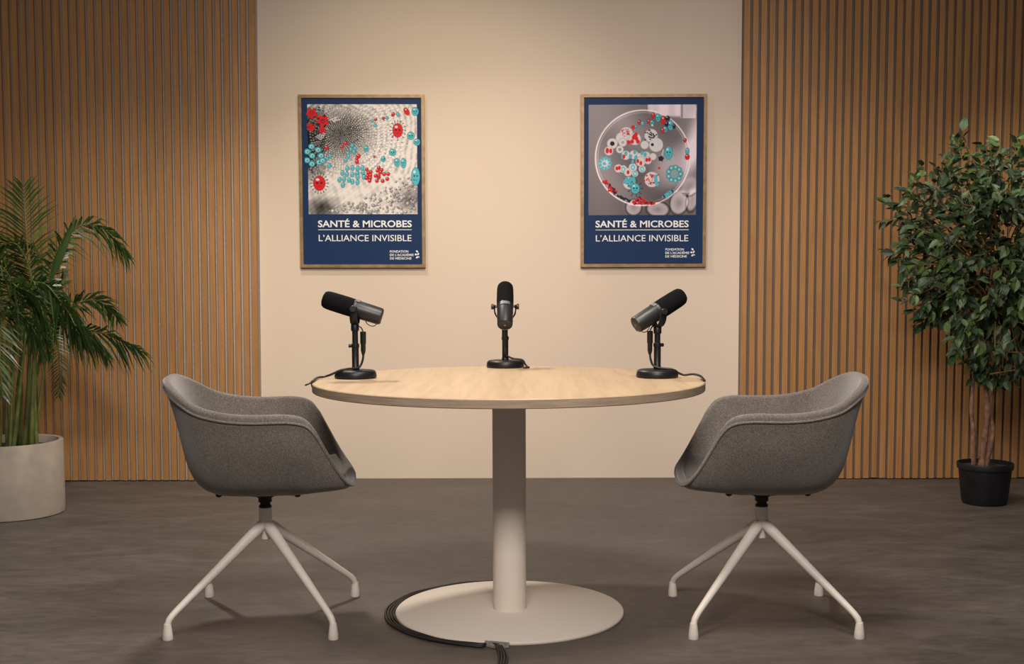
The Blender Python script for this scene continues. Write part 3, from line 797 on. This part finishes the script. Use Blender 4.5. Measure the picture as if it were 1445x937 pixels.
def make_poster(cx, zc, rect, fn, art, xoff, label, texty, line_y, sub, logo, rot, tiltx=0.0):
    root = empty('framed_poster', (cx, YW - 0.003, zc))
    tag(root, label, 'poster', 'framed posters on the cream wall')
    W2, H2, fw, dp = 0.3275, 0.4465, 0.0165, 0.022
    # frame: four mitred rails
    for q in range(4):
        o_ = [(-W2, -H2), (W2, -H2), (W2, H2), (-W2, H2)]; i_ = [(-W2 + fw, -H2 + fw), (W2 - fw, -H2 + fw), (W2 - fw, H2 - fw), (-W2 + fw, H2 - fw)]
        a, b_ = q, (q + 1) % 4
        c4 = [o_[a], o_[b_], i_[b_], i_[a]]
        V = [(x, 0, z) for x, z in c4] + [(x, -dp, z) for x, z in c4]
        mb_ = MB().add(V, [(3, 2, 1, 0), (4, 5, 6, 7), (0, 1, 5, 4), (2, 3, 7, 6), (1, 2, 6, 5), (3, 0, 4, 7)])
        mb_.build('frame_rail', M['frame'], root, smooth=False)
    yb = -0.0135
    MB().box(-W2 + fw * .5, W2 - fw * .5, yb, -0.003, -H2 + fw * .5, H2 - fw * .5).build('printed_sheet', M['navy'], root, smooth=False)
    # picture printed on the sheet, its microbes running out over the navy border
    x0, x1, y0, y1 = rect
    gx0, gx1, gy0, gy1 = 64, 660, y0 - 4, y1 + 4
    n = 340
    U, Vv = np.meshgrid(np.linspace(gx0, gx1, n), np.linspace(gy0, gy1, n))
    Cc = np.clip(fn(U, Vv), 0, 1)
    Cl = np.where(Cc < 0.04045, Cc / 12.92, ((Cc + 0.055) / 1.055) ** 2.4) * 0.95
    inside = (U >= x0) & (U <= x1) & (Vv >= y0) & (Vv <= y1)
    Cl = np.where(inside[..., None], Cl, np.array(NAVY))
    A = Art(U, Vv, Cl); art(A)
    verts = np.stack([(U - 360) * PS, np.full_like(U, yb - 0.0004), (470 - Vv) * PS], -1).reshape(-1, 3)
    idx = np.arange(n * n).reshape(n, n)
    faces = np.stack([idx[:-1, :-1], idx[1:, :-1], idx[1:, 1:], idx[:-1, 1:]], -1).reshape(-1, 4)
    me = bpy.data.meshes.new('printed_picture'); me.from_pydata(verts.tolist(), [], faces.tolist())
    ca = me.color_attributes.new('Col', 'FLOAT_COLOR', 'POINT')
    ca.data.foreach_set('color', np.concatenate([A.C.reshape(-1, 3), np.ones((n * n, 1))], 1).astype(np.float32).ravel())
    me.materials.append(M['photo']); put('printed_picture', me, root)
    T = MB(); ty = yb - 0.0008
    ptext('SANTÉ & MICROBES', texty[0], texty[1], texty[2], texty[3], T, ty, bold=0.020)
    T.build('title', M['white_ink'], root, smooth=False)
    T = MB(); T.add([((x - 360) * PS, ty, (470 - y) * PS) for x, y in ((texty[0], line_y + 1.5), (texty[1], line_y + 1.5), (texty[1], line_y - 1.5), (texty[0], line_y - 1.5))], [(0, 1, 2, 3)])
    T.build('rule_line', M['white_ink'], root, smooth=False)
    T = MB(); ptext("L’ALLIANCE INVISIBLE", sub[0], sub[1], sub[2], sub[3], T, ty, bold=0.004); T.build('subtitle', M['white_ink'], root, smooth=False)
    T = MB(); lx, ly = logo
    ptext('FONDATION', lx, lx + 96, ly, ly + 12, T, ty, bold=0.018)
    ptext("DE L’ACADÉMIE", lx, lx + 124, ly + 18, ly + 30, T, ty, bold=0.018)
    ptext('DE MÉDECINE', lx, lx + 112, ly + 36, ly + 48, T, ty, bold=0.018)
    T.build('publisher_name', M['white_ink'], root, smooth=False)
    E_ = MB()
    ex, ey = lx + 141, ly + 22
    for x, y, rx, ry, an in ((ex, ey - 16, 7, 4.5, .7), (ex - 6, ey, 5.5, 5, 0), (ex + 6, ey - 2, 4, 7, .5), (ex, ey + 15, 7, 4.5, -.7), (ex + 8, ey + 13, 5, 3.5, 0)):
        P = []
        for k in range(14):
            a = -2 * PI * k / 14; X_, Y_ = rx * math.cos(a), ry * math.sin(a)
            P.append(((x + X_ * math.cos(an) - Y_ * math.sin(an) - 360) * PS, ty, (470 - y - X_ * math.sin(an) - Y_ * math.cos(an)) * PS))
        E_.add(P, [tuple(range(14))[::-1]])
    E_.build('emblem', M['white_ink'], root, smooth=False)
    root.rotation_euler = (tiltx, rot, 0)
    return root


make_poster(-0.8135, 1.567, (80, 645, 75, 637), photo_left, art_left, 0,
            'framed navy poster with red spiky and blue microbes scattered over a pale grey photograph', (128, 615, 668, 703), 717, (131, 613, 742, 776), (500, 823), math.radians(0.15))
make_poster(0.654, 1.566, (76, 632, 80, 645), photo_right, art_right, 0,
            'framed navy poster with a photograph of a gloved hand holding a round petri dish', (112, 596, 672, 707), 721, (114, 594, 746, 780), (476, 816), 0.0)


# ------------------------------------------------------------------ palm
YP = 5.53
palm = empty('potted_palm', (-2.33, YP, 0))
tag(palm, 'areca palm with arching feathery fronds in a beige cylindrical planter', 'potted plant')
PO = Vector((-2.33, YP, 0))
MB().lathe([(0.232, 0.0), (0.238, 0.004), (0.240, 0.03), (0.241, 0.33), (0.239, 0.334), (0.222, 0.334), (0.220, 0.33), (0.218, 0.29)], 72).build('planter', M['planter'], palm)
MB().lathe([(0.219, 0.29), (0.219, 0.297), (0.001, 0.305)], 36).build('soil', M['soil'], palm)


def frond(P, ll=0.15, n=34, wid=0.0112, face=None, droop=0.35, start=0.25, Y=(YP, YP), fwd=0.75, jit=0.12):
    """rachis control points in photo pixels, at depths running from Y[0] to Y[1]"""
    k = len(P)
    if not isinstance(P[0], Vector):
        P = [at(x, y, Y[0] + (Y[1] - Y[0]) * i / (k - 1)) for i, (x, y) in enumerate(P)]
    R = spline(P, 12)
    mb = MB()
    m = len(R)
    mb.tube([p - PO for p in R], [0.0055 * (1 - 0.85 * i / (m - 1)) + 0.0007 for i in range(m)], 6, mi=1)
    n = int(n * 1.35) if not face else n
    if not face: jit = 0.2
    L = [0]
    for i in range(1, m): L.append(L[-1] + (R[i] - R[i - 1]).length)
    for j in range(n):
        f = start + (1 - start) * (j + 0.5) / n
        s = f * L[-1]
        i = max(q for q in range(m) if L[q] <= s); i = min(i, m - 2)
        p = R[i].lerp(R[i + 1], (s - L[i]) / max(1e-6, L[i + 1] - L[i]))
        t = (R[i + 1] - R[i]).normalized()
        side = face.copy() if face else (t.cross(Vector((0, 0, 1))).normalized() * 0.62 + t.cross(Vector((0, 1, 0))) * 0.75)
        if side.length < 0.2: side = Vector((0, 1, 0))
        side = (side - t * side.dot(t)).normalized()
        g = (f - start) / (1 - start)
        ln = ll * (0.55 + 0.9 * math.sin(PI * min(1, 0.15 + g * 0.85)) ** 0.8) * 0.75
        for sg in (-1, 1):
            d = (side * sg * (1 - 0.35 * g) + t * (fwd * (0.6 + 0.9 * g)) + Vector((rng.normal(0, jit), rng.normal(0, jit), rng.normal(0, jit) + 0.12))).normalized()
            l_ = ln * rng.uniform(0.85, 1.12)
            a1 = p + d * l_ * 0.45 + Vector((0, 0, -droop * l_ * 0.12)); a2 = p + d * l_ * 0.9 + Vector((0, 0, -droop * l_ * 0.62))
            wv = d.cross(t.cross(d)).normalized()
            wv = (t - d * t.dot(d)).normalized() * 0.8 + t.cross(d).normalized() * 0.4
            w = wid * 0.5
            V = [p - wv * w * .3, p + wv * w * .3, a1 + wv * w, a1 - wv * w, a2]
            mid = p.lerp(a1, .55)
            V = [p - wv * w * .3, p + wv * w * .3, mid + wv * w, mid - wv * w, a1 + wv * w * .85, a1 - wv * w * .85, a2]
            mb.add([v - PO for v in V], [(0, 1, 2, 3), (3, 2, 4, 5), (5, 4, 6)])
    mb.build('frond', None, palm, smooth=False, mats=[M['palm'], M['palm_stem']])


X = Vector((1, 0, 0))
frond([(40, 500), (46, 420), (38, 340), (33, 262)], 0.23, 32, face=Vector((1, .25, 0)), start=0.30, droop=0.25, Y=(5.5, 5.62), jit=0.05, fwd=0.62)
frond([(48, 500), (66, 410), (84, 350), (115, 318), (150, 326), (180, 362)], 0.145, 34, start=0.30, droop=0.9, Y=(5.5, 5.55))
frond([(50, 500), (75, 455), (105, 430), (138, 424), (168, 452)], 0.13, 28, start=0.3, droop=0.6, Y=(5.55, 5.75))
frond([(30, 480), (35, 415), (62, 400), (96, 440), (110, 462), (150, 472), (202, 498)], 0.17, 42, start=0.2, droop=0.9, Y=(5.45, 5.3))
frond([(30, 470), (10, 400), (25, 405), (52, 420), (64, 455)], 0.15, 30, start=0.3, droop=0.8, Y=(5.4, 5.2))
frond([(35, 480), (60, 440), (90, 455), (125, 480), (150, 500)], 0.13, 28, start=0.3, droop=0.9, Y=(5.5, 5.6))
frond([(30, 480), (0, 400), (-20, 330), (-10, 300)], 0.18, 32, face=Vector((1, 0.4, 0)), start=0.3, droop=0.4, Y=(5.5, 5.6))
frond([(25, 480), (-10, 400), (-50, 350), (-110, 360)], 0.16, 30, start=0.3, droop=0.7, Y=(5.5, 5.5))
frond([(20, 480), (-20, 440), (-70, 440), (-110, 500)], 0.15, 28, start=0.3, droop=0.9, Y=(5.5, 5.35))
frond([(30, 480), (20, 410), (0, 375), (-25, 400), (-30, 470)], 0.17, 34, start=0.3, droop=0.9, Y=(5.45, 5.2))
frond([(40, 480), (45, 400), (28, 350), (5, 345), (-20, 370)], 0.15, 32, start=0.3, droop=0.7, Y=(5.55, 5.45))
frond([(35, 500), (30, 450), (20, 425), (5, 440), (0, 500), (4, 560)], 0.12, 34, start=0.3, droop=0.3, face=Vector((1, .3, 0)), Y=(5.5, 5.3))
frond([(45, 500), (60, 465), (78, 470), (84, 520), (82, 560)], 0.075, 26, start=0.3, droop=0.3, face=Vector((1, .3, 0)), Y=(5.5, 5.6), wid=0.006)
frond([(40, 490), (50, 430), (75, 420), (100, 445), (118, 490)], 0.12, 28, start=0.3, droop=0.8, Y=(5.6, 5.7))
frond([(30, 500), (20, 440), (40, 420), (60, 450), (70, 500)], 0.13, 28, start=0.3, droop=0.8, Y=(5.45, 5.3))
frond([(30, 490), (5, 450), (25, 440), (50, 470), (58, 505)], 0.12, 26, start=0.3, droop=0.8, Y=(5.4, 5.25))
frond([(25, 500), (10, 470), (-15, 455), (-30, 480), (-30, 530)], 0.12, 26, start=0.3, droop=0.8, Y=(5.5, 5.4))
frond([(35, 490), (60, 400), (50, 350), (20, 340)], 0.14, 26, start=0.3, droop=0.6, Y=(5.6, 5.8))
frond([(45, 500), (55, 440), (85, 400), (90, 385)], 0.10, 20, start=0.4, droop=0.3, face=Vector((.3, 1, 0)), Y=(5.55, 5.6))
sp = [at(62, 500, 5.5), at(66, 420, 5.5), at(80, 372, 5.5), at(95, 335, 5.5), at(107, 304, 5.5)]
MB().tube([p - PO for p in spline(sp, 5)], [0.004] * 8 + [0.010, 0.014, 0.017, 0.019, 0.019, 0.018, 0.016, 0.014, 0.012, 0.010, 0.007, 0.004, 0.001], 8, flat=0.35, up=(0.9, 0, -0.4)).build('unopened_frond', M['palm'], palm)
for i, (xb, xt, yt, r) in enumerate(((18, 36, 470, .011), (28, 26, 455, .009), (34, 44, 440, .012), (44, 50, 460, .012), (40, 62, 470, .010), (52, 50, 480, .011), (10, 10, 470, .009), (24, 30, 500, .008), (48, 70, 470, .007), (0, -12, 460, .010), (14, 20, 480, .010))):
    y0 = 5.42 + (i * 37 % 10) * 0.02
    p0 = at(xb, 632, y0); p0.z = 0.295
    p2 = at(xt, yt, y0 + .02); p1 = p0.lerp(p2, .5) + Vector((rng.normal(0, .008), 0, 0))
    mb = MB().tube([p - PO for p in spline([p0, p1, p2], 6)], [r * (1 - 0.5 * k / 12) for k in range(13)], 10)
    mb.build('stem', M['palm_stem'], palm, angle=0)

# ------------------------------------------------------------------ ficus
YF = 5.70
FO = at(1389, 700, YF); FO.z = 0
ficus = empty('potted_ficus', tuple(FO))
tag(ficus, 'bushy ficus tree with oval leaves and bare reddish trunks in a small black plastic pot', 'potted plant')
MB().lathe([(0.090, 0.0), (0.098, 0.002), (0.104, 0.02), (0.119, 0.165), (0.126, 0.167), (0.128, 0.190), (0.126, 0.194), (0.119, 0.194), (0.117, 0.17)], 56).build('pot', M['black_plastic'], ficus)
MB().lathe([(0.117, 0.168), (0.117, 0.175), (0.001, 0.182)], 32).build('soil', M['soil'], ficus)
for pts, r0, r1 in (([(1385, 662), (1388, 630), (1394, 580), (1390, 533), (1394, 496), (1392, 440), (1400, 380), (1396, 320)], .018, .003),
                    ([(1374, 662), (1374, 613), (1371, 579), (1374, 533), (1380, 490), (1365, 430), (1340, 360)], .011, .006),
                    ([(1391, 662), (1396, 638), (1401, 607), (1397, 576), (1404, 542), (1412, 500), (1430, 440), (1445, 380)], .013, .003)):
    P = [at(x, y, YF + 0.015 * math.sin(i * 1.7 + r0 * 300)) for i, (x, y) in enumerate(pts)]
    P[0].z = 0.172
    S_ = spline(P, 6)
    MB().tube([p - FO for p in S_], [(r0 + (r1 - r0) * k / (len(S_) - 1)) * (1 + 0.10 * math.sin(k * 1.1)) for k in range(len(S_))], 12).build('trunk', M['bark'], ficus, angle=0)
CC = at(1408, 368, YF)
LV = MB(); BR = MB()


def leaf(p, d, nrm, l, w):
    d = d.normalized(); s = d.cross(nrm)
    if s.length < .1: s = d.cross(Vector((1, 0, 0)))
    s.normalize(); u = s.cross(d)
    fold = 0.12
    prof = ((0.0, 0.05), (0.18, 0.36), (0.42, 0.5), (0.7, 0.33), (0.88, 0.12))
    V = []
    for t, q in prof:
        c = p + d * l * t - u * l * 0.18 * t * t
        V += [c + s * w * q + u * w * fold, c - u * 0.0, c - s * w * q + u * w * fold]
    V.append(p + d * l - u * l * 0.2)
    F = []
    for i in range(4):
        a = i * 3; F += [(a, a + 1, a + 4, a + 3), (a + 1, a + 2, a + 5, a + 4)]
    F += [(12, 13, 15), (13, 14, 15)]
    LV.add([v - FO for v in V], F)


ntw = 0
while ntw < 620:
    v = Vector(rng.normal(0, 1, 3)).normalized()
    q_ = (abs(v.x) ** 2.7 + abs(v.z) ** 2.7) ** (1 / 2.7) / max(1e-6, math.hypot(v.x, v.z)); v = Vector((v.x / q_, v.y, v.z / q_)) if v.z > 0 else v
    rr = rng.uniform(0.25, 1.0) ** 0.6
    bumpf = 1 + 0.10 * math.sin(v.x * 7 + v.z * 5) + 0.07 * math.sin(v.z * 11 + 2)
    sx = 0.46 if v.z > -0.2 else 0.46 - 0.16 * (-v.z - .2)
    tip = CC + Vector((v.x * sx * rr * bumpf, v.y * 0.40 * rr, v.z * 0.53 * rr * bumpf))
    if v.z < -0.75 and v.x > -0.1 and rng.random() < .6: continue
    if tip.y > 6.30: continue
    ntw += 1
    root_ = CC + Vector((v.x * 0.12, v.y * 0.1, v.z * 0.28 - 0.08))
    if rr > 0.8 and ntw % 3 == 0:
        mid = root_.lerp(tip, .5) + Vector((0, 0, 0.04))
        BR.tube([q - FO for q in spline([root_, mid, tip], 4)], [0.004 - 0.0003 * k for k in range(9)], 5)
    out = (tip - CC).normalized()
    tw = (out + Vector(rng.normal(0, .45, 3)) + Vector((0, 0, -0.15))).normalized()
    nl = rng.integers(5, 9); L_ = rng.uniform(0.08, 0.14)
    BR.tube([tip - tw * L_ * .5 - FO, tip + tw * L_ * .5 - FO], [0.0018, 0.0009], 4)
    for k in range(nl):
        q = tip + tw * L_ * (k / (nl - 1) - .5)
        side = tw.cross(Vector(rng.normal(0, 1, 3))).normalized()
        d = (side * 0.9 + tw * 0.6 + Vector((0, 0, -0.35)) + out * 0.3)
        nrm = (Vector((0, 0, 1)) * 0.9 + Vector((0, -.5, 0)) + Vector(rng.normal(0, .45, 3))).normalized()
        l_ = rng.uniform(0.045, 0.070)
        leaf(q, d, nrm, l_, l_ * rng.uniform(0.48, 0.60))
# sparse sprays that break the outline
for px, py in ((1270, 300), (1268, 345), (1275, 405), (1272, 425), (1290, 250), (1300, 235), (1330, 228), (1285, 330), (1300, 455), (1385, 205), (1410, 200), (1435, 195), (1345, 505), (1372, 535), (1412, 535), (1430, 530), (1440, 520), (1290, 440), (1280, 375)):
    c = at(px, py, YF + rng.uniform(-.15, .1))
    tw = (c - CC).normalized()
    BR.tube([CC.lerp(c, .6) - FO, c - FO], [0.003, 0.001], 5)
    for k in range(7):
        side = tw.cross(Vector(rng.normal(0, 1, 3))).normalized()
        leaf(c - tw * (0.02 * k), side * .9 + tw * .8 + Vector((0, 0, -.2)), (Vector((0, -.6, .8)) + Vector(rng.normal(0, .3, 3))).normalized(), rng.uniform(.05, .07), rng.uniform(.026, .036))
LV.build('foliage', M['ficus'], ficus, smooth=False)
BR.build('branches', M['twig'], ficus, smooth=False)
TW = MB()
for a, b_ in (((1397, 528), (1432, 522)), ((1402, 505), (1440, 470)), ((1406, 497), (1445, 497)), ((1425, 520), (1440, 512))):
    TW.tube([at(*a, YF - .1) - FO, at(*b_, YF - .15) - FO], [0.0035, 0.002], 6)
TW.build('dry_twigs', M['twig'], ficus)


# ------------------------------------------------------------------ light
w = bpy.data.worlds.new('world'); sc.world = w; w.use_nodes = True
w.node_tree.nodes['Background'].inputs[0].default_value = (1.0, 0.92, 0.86, 1)
w.node_tree.nodes['Background'].inputs[1].default_value = 0.13


def look(o, t):
    o.rotation_euler = (Vector(t) - Vector(o.location)).to_track_quat('-Z', 'Y').to_euler()


def area(name, loc, tgt, sx, sy, power, col, spread=None):
    d = bpy.data.lights.new(name, 'AREA'); d.shape = 'RECTANGLE'; d.size = sx; d.size_y = sy; d.energy = power; d.color = col
    if spread: d.spread = math.radians(spread)
    o = bpy.data.objects.new(name, d); COL.objects.link(o); o.location = loc; look(o, tgt)
    return o


def spot(name, loc, tgt, power, col, ang, blend=1.0, size=0.15):
    d = bpy.data.lights.new(name, 'SPOT'); d.energy = power; d.color = col; d.spot_size = math.radians(ang); d.spot_blend = blend; d.shadow_soft_size = size
    o = bpy.data.objects.new(name, d); COL.objects.link(o); o.location = loc; look(o, tgt)
    return o


area('overhead_softbox', (0.25, 3.0, 3.1), (0, 3.8, 0), 0.8, 0.6, 46, (1.0, 0.90, 0.80), 150)
area('rear_overhead_lamp', (-1.05, 5.30, 3.0), (-0.3, 4.2, 0), 0.2, 0.2, 34, (1.0, 0.90, 0.78), 140)
area('front_fill', (0.0, 0.6, 2.8), (0, 4.9, 0.55), 1.3, 0.55, 27, (1.0, 0.90, 0.82), 85)
spot('wall_key', (-0.35, 3.6, 2.95), (-0.45, 6.45, 1.50), 142, (1.0, 0.85, 0.61), 50, 1.0, 0.12)
spot('wall_fill', (0.9, 3.8, 3.0), (0.7, 6.45, 1.1), 62, (1.0, 0.85, 0.80), 60, 1.0, 0.2)
spot('slat_left', (-0.9, 3.7, 2.9), (-2.2, 6.4, 0.50), 155, (1.0, 0.88, 0.70), 46, 1.0, 0.12)
spot('slat_right', (-0.45, 3.9, 2.9), (2.1, 6.4, 0.50), 180, (1.0, 0.88, 0.72), 42, 1.0, 0.12)

spot('ficus_top', (1.3, 4.4, 3.0), (2.35, 5.7, 1.65), 170, (1.0, 0.93, 0.84), 34, 1.0, 0.08)
sc.view_settings.view_transform = 'Standard'
sc.view_settings.look = 'None'
sc.view_settings.exposure = 0.0
